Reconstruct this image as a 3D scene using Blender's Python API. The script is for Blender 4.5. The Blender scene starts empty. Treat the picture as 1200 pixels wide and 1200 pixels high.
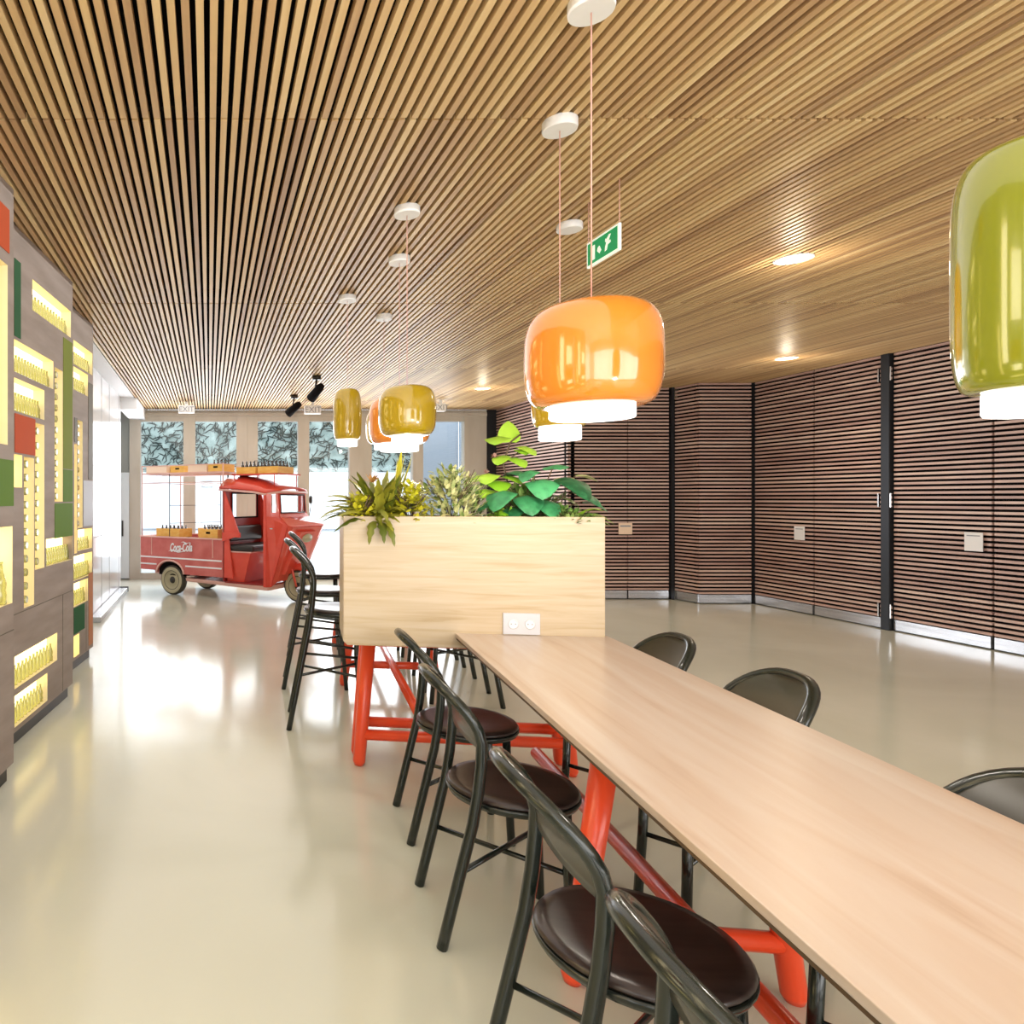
import bpy, bmesh, math, random
from mathutils import Vector, Matrix
random.seed(7)
C = bpy.context.scene.collection
PI = math.pi

# ---------------------------------------------------------------- camera
EYE, F, U0, V0 = 1.35, 810.0, 245.0, 584.0      # eye height (m); focal length and principal point of the photograph
cam_d = bpy.data.cameras.new('camera'); cam = bpy.data.objects.new('camera', cam_d); C.objects.link(cam)
cam.location = (0, 0, EYE); cam.rotation_euler = (PI / 2, 0, 0)
cam_d.sensor_width = 36; cam_d.lens = F / 1200 * 36
cam_d.shift_x = (600 - U0) / 1200; cam_d.shift_y = (V0 - 600) / 1200
cam_d.clip_start = .02; cam_d.clip_end = 300
bpy.context.scene.camera = cam

# ---------------------------------------------------------------- world, daylight, exposure
w = bpy.data.worlds.new('world'); bpy.context.scene.world = w; w.use_nodes = True
bg = w.node_tree.nodes['Background']; bg.inputs[0].default_value = (.86, .93, 1, 1); bg.inputs[1].default_value = 2.2
vs = bpy.context.scene.view_settings
vs.view_transform = 'Standard'; vs.look = 'None'; vs.gamma = 1; vs.use_curve_mapping = False; vs.exposure = 0.08

def light(name, typ, loc, rot, energy, color=(1, 1, 1), **k):
    d = bpy.data.lights.new(name, typ); d.energy = energy; d.color = color
    for a, b in k.items(): setattr(d, a, b)
    o = bpy.data.objects.new(name, d); C.objects.link(o); o.location = loc; o.rotation_euler = rot
    return o
# daylight at the far glazed doors, plus area lamps added to brighten the room
light('added_daylight_front', 'AREA', (2.6, -2.75, 1.35), (-PI / 2, 0, PI), 240, (1, .95, .88), shape='RECTANGLE', size=7.4, size_y=2.3)  # lamp added behind the camera as daylight from an unseen window wall
light('window_daylight_doors', 'AREA', (1.3, 11.35, 1.5), (-PI / 2, 0, 0), 150, (.95, .97, 1), shape='RECTANGLE', size=5.4, size_y=2.2)
light('added_fill_side', 'AREA', (-1.1, .0, 1.5), (0, -PI / 2, 0), 60, (1, .95, .85), shape='RECTANGLE', size=2.0, size_y=3.2)  # added fill at the display wall, where no window stands
# unseen area lamps added under the slats to brighten the floor
light('overhead_fill_aisle', 'AREA', (.05, 4.4, 2.80), (0, 0, 0), 98, (1, .98, .94), shape='RECTANGLE', size=2.3, size_y=13.6)
light('overhead_fill_right', 'AREA', (4.4, 3.6, 2.80), (0, 0, 0), 26, (1, .97, .94), shape='RECTANGLE', size=3.4, size_y=10)

# ---------------------------------------------------------------- materials
def mat(name, col=(.5, .5, .5), rough=.5, metal=0, spec=.5, coat=0, emit=None, es=1):
    m = bpy.data.materials.new(name); m.use_nodes = True
    b = m.node_tree.nodes['Principled BSDF']
    b.inputs['Base Color'].default_value = (*col, 1); b.inputs['Roughness'].default_value = rough
    b.inputs['Metallic'].default_value = metal; b.inputs['Specular IOR Level'].default_value = spec
    b.inputs['Coat Weight'].default_value = coat; b.inputs['Coat Roughness'].default_value = .03
    if emit:
        b.inputs['Emission Color'].default_value = (*emit, 1); b.inputs['Emission Strength'].default_value = es
    return m
def nodes(m): return m.node_tree.nodes, m.node_tree.links, m.node_tree.nodes['Principled BSDF']
def ramp(n, stops):
    r = n.new('ShaderNodeValToRGB'); e = r.color_ramp.elements
    e[0].position, e[0].color = stops[0][0], (*stops[0][1], 1)
    e[1].position, e[1].color = stops[-1][0], (*stops[-1][1], 1)
    for p, c in stops[1:-1]:
        x = e.new(p); x.color = (*c, 1)
    return r
def noisy(name, stops, scale=(1, 1, 1), ns=5, rough=.5, detail=4, dist=0, bump=0, island=0, **k):
    """a noise-driven colour; scale stretches object coordinates so that grain follows one axis"""
    m = mat(name, rough=rough, **k); n, l, b = nodes(m)
    t = n.new('ShaderNodeTexCoord'); mp = n.new('ShaderNodeMapping'); mp.inputs['Scale'].default_value = scale
    no = n.new('ShaderNodeTexNoise'); no.inputs['Scale'].default_value = ns; no.inputs['Detail'].default_value = detail
    no.inputs['Distortion'].default_value = dist
    r = ramp(n, stops); l.new(t.outputs['Object'], mp.inputs[0]); l.new(mp.outputs[0], no.inputs['Vector'])
    fac = no.outputs['Fac']
    if island:
        g = n.new('ShaderNodeNewGeometry'); mx = n.new('ShaderNodeMix'); mx.inputs[0].default_value = island
        l.new(fac, mx.inputs[2]); l.new(g.outputs['Random Per Island'], mx.inputs[3]); fac = mx.outputs[0]
    l.new(fac, r.inputs[0]); l.new(r.outputs[0], b.inputs['Base Color'])
    if bump:
        bp = n.new('ShaderNodeBump'); bp.inputs['Strength'].default_value = bump; bp.inputs['Distance'].default_value = .01
        l.new(no.outputs['Fac'], bp.inputs['Height']); l.new(bp.outputs[0], b.inputs['Normal'])
    return m
def glass(name, col=(1, 1, 1), refl=.08):
    m = bpy.data.materials.new(name); m.use_nodes = True; n = m.node_tree.nodes; l = m.node_tree.links
    n.remove(n['Principled BSDF']); tr = n.new('ShaderNodeBsdfTransparent'); tr.inputs[0].default_value = (*col, 1)
    gl = n.new('ShaderNodeBsdfGlossy'); gl.inputs['Roughness'].default_value = .02
    lw = n.new('ShaderNodeLayerWeight'); lw.inputs[0].default_value = .5
    pw = n.new('ShaderNodeMath'); pw.operation = 'POWER'; pw.inputs[1].default_value = 5; l.new(lw.outputs['Facing'], pw.inputs[0])
    fr = n.new('ShaderNodeMath'); fr.operation = 'MULTIPLY_ADD'; fr.inputs[1].default_value = .9; fr.inputs[2].default_value = refl * .6; l.new(pw.outputs[0], fr.inputs[0])
    mx = n.new('ShaderNodeMixShader'); l.new(fr.outputs[0], mx.inputs[0]); l.new(tr.outputs[0], mx.inputs[1]); l.new(gl.outputs[0], mx.inputs[2])
    l.new(mx.outputs[0], n['Material Output'].inputs[0]); return m
M = {}
M['floor'] = noisy('polished_concrete', [(.3, (.57, .58, .48)), (.7, (.65, .66, .57))], (1, 1, 1), .9, .14, 6, .6, spec=.65)
M['slat'] = noisy('ceiling_slat_wood', [(.12, (.32, .18, .09)), (.4, (.58, .38, .19)), (.65, (.67, .47, .23)), (.9, (.82, .64, .37))], (30, .8, 30), 1, .42, 3, island=.55)
M['black'] = mat('matt_black', (.006, .005, .005), .9, spec=.1)
M['louver'] = noisy('louver_wood', [(.1, (.28, .15, .13)), (.5, (.54, .36, .31)), (.9, (.74, .57, .49))], (1.2, 1.2, 8), 2, .4, 3, island=.35)
M['post'] = mat('dark_post_metal', (.02, .022, .026), .35, .5)
M['steel'] = noisy('brushed_steel_plinth', [(.3, (.45, .46, .49)), (.7, (.62, .63, .66))], (1, 1, 20), 2, .25, metal=.8)
M['white'] = mat('white_paint', (.82, .83, .85), .5)
M['whitegloss'] = mat('white_gloss_panel', (.85, .87, .9), .12)
M['line'] = mat('panel_seam_grey', (.35, .37, .4), .5)
M['frame'] = noisy('beige_window_frame', [(.3, (.5, .46, .39)), (.7, (.6, .56, .49))], (1, 1, .3), 4, .5)
M['greywall'] = mat('grey_green_wall', (.32, .34, .32), .6)
M['glass'] = glass('clear_glass', (.96, .98, .98))
M['panel'] = noisy('taupe_wood_panel', [(.3, (.235, .19, .165)), (.7, (.32, .265, .235))], (1, 1, 6), 2, .55, 4, spec=.25)
M['lit'] = mat('lit_diffuser', (.9, .8, .5), .5, emit=(1, .79, .33), es=2.7)
M['nichewall'] = mat('niche_lining', (.85, .75, .5), .5)
M['t_orange'] = mat('orange_tile', (.46, .065, .01), .6, spec=.15)
M['t_green'] = mat('green_tile', (.10, .19, .022), .6, spec=.15)
M['t_olive'] = mat('olive_tile', (.17, .21, .018), .6, spec=.15)
M['t_dark'] = mat('dark_green_tile', (.012, .09, .028), .6, spec=.15)
M['t_brown'] = mat('brown_tile', (.07, .055, .02), .5)
M['t_grey'] = mat('pale_grey_tile', (.33, .34, .38), .4)
M['t_rust'] = mat('rust_tile', (.42, .14, .035), .5)
M['bottle'] = mat('green_bottle_glass', (.46, .48, .20), .1, spec=.8, coat=.5)
M['bottle'].node_tree.nodes['Principled BSDF'].inputs['Transmission Weight'].default_value = .6
M['bottledark'] = mat('dark_bottle_glass', (.03, .02, .012), .12, spec=.8, coat=.5)
M['table'] = noisy('pale_maple_table', [(.2, (.40, .26, .17)), (.40, (.53, .41, .325)), (.6, (.57, .475, .405)), (.8, (.61, .54, .475))], (7, .55, 7), 1.6, .28, 6, 1.4)
M['planter'] = noisy('pale_maple_planter', [(.25, (.46, .33, .18)), (.45, (.54, .42, .27)), (.75, (.60, .49, .35))], (2.2, 9, 34), 1.2, .35, 6, .6)
M['edge'] = mat('table_edge_dark', (.10, .06, .03), .5)
M['red'] = mat('red_orange_lacquer', (.82, .075, .022), .28, coat=.12)
M['tube'] = mat('black_green_tube', (.010, .014, .011), .22, .0, spec=.5, coat=.12)
M['seat'] = noisy('dark_stained_seat', [(.3, (.016, .009, .008)), (.7, (.04, .024, .021))], (2, 22, 2), 2, .28, 4)
M['back'] = mat('dark_olive_backrest', (.028, .025, .015), .30, coat=.15)
M['backgrey'] = mat('grey_green_backrest', (.10, .105, .085), .4)
M['truck'] = noisy('faded_red_paint', [(.3, (.62, .05, .028)), (.7, (.72, .085, .05))], (2, 2, 2), 2, .28, coat=.3)
M['truckfaded'] = noisy('pinkish_red_bed_paint', [(.3, (.50, .10, .085)), (.7, (.60, .17, .15))], (2, 2, 2), 3, .35)
M['truckdark'] = mat('dark_red_paint', (.25, .015, .012), .4)
M['pink'] = mat('pale_pink_metal', (.72, .42, .36), .4)
M['rubber'] = mat('tyre_rubber', (.05, .045, .03), .7)
M['hub'] = mat('khaki_hub', (.42, .38, .24), .45)
M['dkmetal'] = mat('dark_metal', (.04, .035, .03), .4, .6)
M['leather'] = mat('black_vinyl', (.02, .017, .015), .35)
M['crate'] = noisy('yellow_crate_wood', [(.3, (.78, .40, .06)), (.7, (.86, .55, .14))], (3, 3, 9), 3, .5)
M['cratepale'] = mat('pale_peach_crate', (.86, .66, .50), .5)
M['chrome'] = mat('chrome', (.7, .7, .7), .12, 1)
M['paper'] = mat('paper', (.78, .78, .8), .6)
M['ink'] = mat('grey_ink', (.3, .32, .36), .6)
M['sign'] = mat('exit_green', (.0, .28, .10), .3, emit=(0, .35, .12), es=.35)
M['signw'] = mat('exit_white', (.8, .85, .8), .3, emit=(.85, 1, .88), es=.45)
M['soil'] = noisy('soil', [(.3, (.03, .02, .012)), (.7, (.09, .06, .04))], (1, 1, 1), 40, .9)
M['stone'] = mat('white_pebble', (.72, .68, .62), .6)
M['lamp'] = mat('lamp_diffuser', (.95, .95, .95), .4, emit=(1, .98, .95), es=1.7)
M['down'] = mat('downlight_glow', (1, .9, .7), .4, emit=(1, .85, .6), es=9)
def shade_mat(name, col):
    m = mat(name, col, .16, spec=.6, coat=1, emit=col, es=.12); return m
M['s_orange'] = shade_mat('orange_glass', (.74, .235, .022))
M['s_green'] = shade_mat('green_glass', (.20, .22, .010))
M['s_olive'] = shade_mat('olive_yellow_glass', (.42, .27, .008))
M['s_mustard'] = shade_mat('mustard_glass', (.42, .28, .008))
def leaf(name, a, b, ns=8):
    return noisy(name, [(.3, a), (.7, b)], (1, 1, 1), ns, .4, 3, island=.4)
M['l_olive'] = leaf('olive_leaf', (.10, .13, .012), (.36, .34, .035))
M['l_yellow'] = leaf('yellow_leaf', (.50, .48, .02), (.74, .70, .05))
M['l_mid'] = leaf('cream_green_leaf', (.13, .22, .04), (.85, .82, .42), 30)
M['l_lime'] = leaf('lime_leaf', (.22, .48, .02), (.42, .66, .06))
M['l_dark'] = leaf('deep_green_leaf', (.008, .09, .03), (.07, .36, .14), 30)
M['l_small'] = leaf('small_green_leaf', (.08, .20, .03), (.30, .40, .12), 20)
M['stem'] = mat('stem_brown', (.10, .06, .03), .6)
M['pinkflower'] = mat('dusty_pink_flower', (.45, .25, .22), .6)
M['orangeflower'] = mat('orange_brown_bract', (.50, .25, .06), .6)
M['paving'] = noisy('pale_paving', [(.3, (.62, .66, .70)), (.7, (.70, .73, .76))], (1, 1, 1), 1, .6)
M['outwall'] = mat('white_render', (.86, .87, .9), .7)
M['vinepale'] = noisy('pale_ivy', [(.3, (.22, .30, .27)), (.7, (.55, .66, .62))], (1, 1, 1), 2, .6)
M['vinedark'] = mat('dark_ivy', (.02, .035, .03), .7)
M['bluegrey'] = mat('blue_grey_shutter', (.42, .48, .56), .5)

# ---------------------------------------------------------------- mesh helpers
class MB:
    def __init__(s): s.v = []; s.f = []; s.smooth = []
    def add(s, vs, fs, sm=False):
        o = len(s.v); s.v += [tuple(p) for p in vs]; s.f += [tuple(i + o for i in f) for f in fs]; s.smooth += [sm] * len(fs); return s
    def box(s, x0, x1, y0, y1, z0, z1, xf=None):
        vs = [(x, y, z) for z in (z0, z1) for y in (y0, y1) for x in (x0, x1)]
        if xf: vs = [xf(p) for p in vs]
        return s.add(vs, [(0, 2, 3, 1), (4, 5, 7, 6), (0, 1, 5, 4), (2, 6, 7, 3), (0, 4, 6, 2), (1, 3, 7, 5)])
    def hexa(s, b4, t4):
        """bottom 4 points and top 4 points, both counter-clockwise from above"""
        return s.add(list(b4) + list(t4), [(3, 2, 1, 0), (4, 5, 6, 7), (0, 1, 5, 4), (1, 2, 6, 5), (2, 3, 7, 6), (3, 0, 4, 7)])
    def prism(s, poly, fn0, fn1):
        """poly of 2D points mapped by fn0 / fn1 to the two caps"""
        n = len(poly); vs = [fn0(*p) for p in poly] + [fn1(*p) for p in poly]
        return s.add(vs, [tuple(range(n))[::-1], tuple(range(n, 2 * n))] + [(i, (i + 1) % n, n + (i + 1) % n, n + i) for i in range(n)])
    def tube(s, pts, r, seg=10, closed=False, cap=True):
        pts = [Vector(p) for p in pts]; n = len(pts); rr = r if isinstance(r, (list, tuple)) else [r] * n
        tang = []
        for i in range(n):
            a = pts[(i - 1) % n] if closed or i > 0 else pts[i]; b = pts[(i + 1) % n] if closed or i < n - 1 else pts[i]
            tang.append((b - a).normalized())
        up = Vector((0, 0, 1)) if abs(tang[0].z) < .9 else Vector((1, 0, 0))
        nx = tang[0].cross(up).normalized(); vs = []
        for i in range(n):
            t = tang[i]; nx = (nx - t * nx.dot(t)).normalized(); ny = t.cross(nx)
            for k in range(seg):
                a = 2 * PI * k / seg; vs.append(pts[i] + (nx * math.cos(a) + ny * math.sin(a)) * rr[i])
        fs = []
        for i in range(n if closed else n - 1):
            j = (i + 1) % n
            for k in range(seg):
                fs.append((i * seg + k, i * seg + (k + 1) % seg, j * seg + (k + 1) % seg, j * seg + k))
        s.add(vs, fs, True)
        if cap and not closed:
            o = len(s.v) - n * seg
            s.f += [tuple(o + k for k in range(seg))[::-1], tuple(o + (n - 1) * seg + k for k in range(seg))]; s.smooth += [False, False]
        return s
    def lathe(s, prof, seg=32, c=(0, 0, 0), cap=True, xf=None):
        vs = []
        for r, z in prof:
            for k in range(seg):
                a = 2 * PI * k / seg; p = (c[0] + r * math.cos(a), c[1] + r * math.sin(a), c[2] + z); vs.append(xf(p) if xf else p)
        fs = [(i * seg + k, i * seg + (k + 1) % seg, (i + 1) * seg + (k + 1) % seg, (i + 1) * seg + k) for i in range(len(prof) - 1) for k in range(seg)]
        o = len(s.v); s.add(vs, fs, True)
        if cap:
            s.f += [tuple(o + k for k in range(seg))[::-1], tuple(o + (len(prof) - 1) * seg + k for k in range(seg))]; s.smooth += [False, False]
        return s
    def build(s, name, m, parent=None, bevel=0, loc=None, rot=None, recalc=True):
        me = bpy.data.meshes.new(name); me.from_pydata(s.v, [], s.f); me.polygons.foreach_set('use_smooth', s.smooth); me.update()
        if recalc:
            b = bmesh.new(); b.from_mesh(me); bmesh.ops.recalc_face_normals(b, faces=b.faces); b.to_mesh(me); b.free()
        me.materials.append(m); o = bpy.data.objects.new(name, me); C.objects.link(o)
        if parent: o.parent = parent
        if loc: o.location = loc
        if rot: o.rotation_euler = rot
        if bevel:
            bv = o.modifiers.new('bevel', 'BEVEL'); bv.width = bevel; bv.segments = 2; bv.limit_method = 'ANGLE'; bv.angle_limit = .6
        return o
def box(*a, **k): return MB().box(*a, **k)
def thing(name, label, cat, loc=(0, 0, 0), rz=0, group=None):
    o = bpy.data.objects.new(name, None); o.empty_display_size = .1; C.objects.link(o); o.location = loc; o.rotation_euler = (0, 0, rz)
    return tag(o, label, cat, group)
def tag(o, label, cat, group=None):
    o['label'] = label; o['category'] = cat
    if group: o['group'] = group
    return o
def struct(o): o['kind'] = 'structure'; return o
def copy_tree(o, parent=None):
    c = o.copy(); C.objects.link(c); c.parent = parent
    for ch in list(o.children): copy_tree(ch, c)
    return c
def relabel(o, label, loc=None, rz=None, group=None):
    o['label'] = label
    if group: o['group'] = group
    if loc: o.location = loc
    if rz is not None: o.rotation_euler = (0, 0, rz)
    return o
def text_mesh(name, s, size, m, parent, mw, shear=0, bold=0, depth=.001):
    cu = bpy.data.curves.new(name, 'FONT'); cu.body = s; cu.size = size; cu.shear = shear; cu.offset = bold; cu.extrude = depth
    cu.align_x = 'CENTER'; cu.align_y = 'CENTER'
    t = bpy.data.objects.new(name + '_curve', cu); C.objects.link(t); bpy.context.view_layer.update()
    me = bpy.data.meshes.new_from_object(t.evaluated_get(bpy.context.evaluated_depsgraph_get()))
    bpy.data.objects.remove(t); me.transform(mw); me.materials.clear(); me.materials.append(m)
    o = bpy.data.objects.new(name, me); C.objects.link(o); o.parent = parent
    return o

# ---------------------------------------------------------------- room shell
CEIL = 2.83; YB = 11.6; XR = 6.97; YF = -3.0
struct(box(-3.5, 8.2, YF - .1, 12.4, -.12, 0).build('floor', M['floor']))
# slatted ceiling: slats run away from the viewer, in lengths with a narrow seam between them
sl = MB(); pitch = .0436; x = -1.075
seams = [YF, .10, 2.70, 5.25, 7.90, 10.5, 11.55]
while x < XR + .02:
    for a, b in zip(seams, seams[1:]):
        j = random.uniform(-.004, .004)
        sl.box(x - .0122 , x + .0122, a + .007 + j, b - .007 + j, CEIL, CEIL + .036)
    x += pitch
struct(sl.build('ceiling', M['slat'], recalc=False))
struct(box(-1.1, 7.3, YF, 12.3, CEIL + .10, CEIL + .16).build('ceiling', M['black']))
rails = MB()
for yy in seams[1:-1]: rails.box(-1.08, XR, yy - .02, yy + .02, CEIL + .04, CEIL + .10)
struct(rails.build('trim_1', M['black']))
struct(box(-3.4, -1.1, YF, 12.3, CEIL, CEIL + .1).build('ceiling', M['white']))
# wall behind the display panels and the white side wall
struct(box(-3.5, -3.4, YF, 12.3, 0, CEIL).build('wall_left', M['white']))
wl = struct(box(-1.6, -1.3, 5.95, 10.16, 0, CEIL).build('wall_left', M['whitegloss']))
sm = MB()
for yy in (6.9, 8.35, 9.0, 9.95): sm.box(-1.3005, -1.297, yy, yy + .012, 0, CEIL)
for zz in (.90, 1.72): sm.box(-1.3005, -1.297, 6.0, 10.16, zz, zz + .008)
struct(sm.build('trim_2', M['line']))
struct(box(-3.4, -1.33, YB, YB + .2, 0, CEIL).build('wall_back', M['greywall']))
struct(box(-1.32, -1.06, 10.16, YB, 2.66, CEIL - .002).build('trim_3', M['white']))

# glazed doors at the far end
def wx(u): return (u - U0) / F * YB
def wz(v): return EYE - (v - V0) / F * YB
panes = [(165, 215), (229, 277), (302, 349), (362, 409), (435, 483), (495, 543)]
fr = MB(); edges = [152] + [e for p in panes for e in p] + [569]
for a, b in zip(edges[0::2], edges[1::2]):
    fr.box(wx(a), wx(b), YB - .05, YB + .1, 0, CEIL)
for a, b in panes:
    fr.box(wx(a), wx(b), YB - .04, YB + .08, wz(494), CEIL); fr.box(wx(a), wx(b), YB - .04, YB + .08, 0, .10)
fr.box(wx(289.3), wx(290.3), YB - .056, YB - .05, 0, CEIL)
fr.box(wx(152), wx(569), YB - .07, YB - .05, wz(488), wz(484))
wf = struct(fr.build('window_1', M['frame'], bevel=.006))
for i, (a, b) in enumerate(panes):
    g = box(wx(a), wx(b), YB, YB + .008, .10, wz(494)).build('glass_pane', M['glass'], wf)
struct(box(wx(569), 5.1, YB - .05, YB + .15, 0, CEIL).build('wall_back', M['post']))
# open glass leaf left of the far doors
gl = thing('glass_door', 'narrow frameless glass door leaf at the left end of the far glazing', 'door', (-1.42, YB - .09, 0))
box(-.09, .09, -.01, .01, .02, 1.78).build('pane', mat('pale_glass_leaf', (.70, .76, .80), .08), gl)
box(-.03, -.005, -.035, -.01, .72, .98).build('handle', M['dkmetal'], gl)

# louvred folding walls on the right
LP = .047
def louver(name, ax, ay, bx, by, y_off=0):
    L = math.hypot(bx - ax, by - ay); dx, dy = (bx - ax) / L, (by - ay) / L; nx, ny = dy, -dx
    if (nx * (0 - ax) + ny * (0 - ay)) < 0: nx, ny = -nx, -ny
    def P(s, o, z): return (ax + dx * s + nx * o, ay + dy * s + ny * o, z)
    m = MB(); z = .125
    while z < CEIL - .01:
        m.box(.006, L - .006, -.035, 0, z, z + .0235, xf=lambda p: P(*p)); z += LP
    struct(m.build(name, M['louver']))
    struct(MB().box(0, L, -.09, -.04, .0, CEIL + .09, xf=lambda p: P(*p)).build(name, M['black']))
    struct(MB().box(.01, L - .01, -.035, .004, .012, .115, xf=lambda p: P(*p)).build('baseboard_right', M['steel']))
for seg in [(4.8, 12.0, 4.8, 9.25), (4.8, 9.25, 5.6, 9.25), (5.6, 9.25, 6.16, 9.25), (6.21, 9.22, 6.27, 8.87), (6.27, 8.85, 6.95, 8.85),
            (XR, 8.83, XR, 7.97), (XR, 7.96, XR, 7.14), (XR, 7.04, XR, 6.15), (XR, 6.14, XR, 4.9), (XR, 4.89, XR, 3.3), (XR, 3.29, XR, .5), (XR, .49, XR, YF)]:
    louver('wall_right', *seg)
struct(box(6.93, 7.06, 7.045, 7.135, 0, CEIL).build('trim_4', M['post'], bevel=.004))
struct(box(6.165, 6.205, 9.215, 9.30, 0, CEIL).build('trim_5', M['post']))
struct(box(6.95, 7.0, 8.835, 8.86, 0, CEIL).build('trim_6', M['post']))
hg = MB()
for yy in (7.15, 7.02):
    for zz in (.13, 1.26, 2.55): hg.box(6.925, 6.94, yy, yy + .012, zz, zz + .14)
struct(hg.build('trim_7', M['chrome']))
struct(box(XR + .1, XR + .2, YF, 12.3, 0, CEIL + .099).build('wall_right', M['black']))
# glass front behind the viewer
ff = MB()
for xx in (-3.4, -1.2, 1.0, 3.2, 5.4, 7.0): ff.box(xx - .06, xx + .06, YF - .1, YF, 0, CEIL)
ff.box(-3.4, 7.0, YF - .1, YF, 0, .12); ff.box(-3.4, 7.0, YF - .1, YF, 2.6, CEIL)
wf2 = struct(ff.build('window_2', M['frame'])); box(-3.4, 7.0, YF - .05, YF - .045, .12, 2.6).build('glass_pane', M['glass'], wf2)

# outdoors: paving, white garden wall, climbing plants
struct(box(-30, 30, 12.4, 60, -.16, -.04).build('ground', M['paving']))
struct(box(-20, 20, 29.5, 29.8, -.04, 2.46).build('wall_garden', M['outwall']))
struct(box(-20, 20, 29.46, 29.5, 0, .06).build('baseboard_garden', M['line']))
iv = MB()
hd = tag(box(-13, 9.6, 29.9, 30.6, 2.2, 4.65).build('hedge', M['vinepale']), 'pale ivy covered bank above the white garden wall', 'hedge')
rg = random.Random(3)
for k in range(1500):
    x0, z0, a, L = rg.uniform(-13, 9.6), rg.uniform(2.5, 4.6), rg.gauss(.6, .9), rg.uniform(.25, .6); pts = []
    for i in range(4):
        pts.append((x0, 29.84 - .05 * rg.random(), min(max(z0, 2.3), 4.68))); x0 += math.cos(a) * L / 3; z0 += math.sin(a) * L / 3; a += rg.gauss(0, .6)
    iv.tube(pts, [.006, .026, .026, .006], 4)
iv_o = iv.build('ivy_stems', M['vinedark'], hd, recalc=False); iv_o['kind'] = 'stuff'
sh = thing('folding_shutter', 'blue-grey folding shutter outside behind the rightmost glass pane', 'shutter', (4.93, 14.5, 0))
box(-.62, .3, 0, .06, 0, 3.4).build('leaf', M['bluegrey'], sh); box(.32, 1.2, -.04, .02, 0, 3.4).build('leaf', M['bluegrey'], sh)
nt = tag(box(-.3, .3, -.03, 0, 0, .66).build('notice', mat('grey_notice', (.42, .44, .46), .6), loc=(4.98, 29.5, 1.6)), 'grey notice on the white garden wall outside', 'notice')
nt = tag(box(-.25, .25, -.03, 0, 0, .6).build('notice', bpy.data.materials['grey_notice'], loc=(-.1, 29.5, 1.5)), 'small grey notice on the garden wall seen behind the truck rack', 'notice')

# ---------------------------------------------------------------- display panels on the left
def bottle_mesh(name, h, m, lying=False):
    r = h * .16; k = h
    prof = [(r * .85, 0), (r, .02 * k), (r, .22 * k), (r * .86, .34 * k), (r, .48 * k), (r * .9, .60 * k), (r * .45, .80 * k), (r * .36, .95 * k), (r * .46, .955 * k), (r * .46, k)]
    xf = None
    if lying: xf = lambda p: (-p[2], p[0], p[1])
    b = MB().lathe(prof, 12, xf=xf); me = b.build(name, m); return me
D_SLOPE = .117; DL = math.hypot(1, D_SLOPE); DV = (D_SLOPE / DL, 1 / DL)   # the panels turn a little towards the viewer
class Panel:
    def __init__(s, bx, by, length): s.b = (bx, by); s.len = length
    def s_of(s, u):          # distance back from the far edge for a photo column
        k = (u - U0) / F; bx, by = s.b
        return (k * by - bx) / (DV[0] - k * DV[1]) * -1
    def y_of(s, u): return s.b[1] - s.s_of(u) * DV[1]
    def rect(s, u0, u1, vt, vb):  # values taken at the left edge u0
        y = s.y_of(u0) if u0 > -60 else s.y_of(u1); 
        return (s.s_of(u0), s.s_of(u1), EYE - (vb - V0) / F * y, EYE - (vt - V0) / F * y)
    def P(s, sd, o, z):      # sd back from far edge, o out of the face
        return (s.b[0] - DV[0] * sd + DV[1] * o, s.b[1] - DV[1] * sd - DV[0] * o, z)
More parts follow.
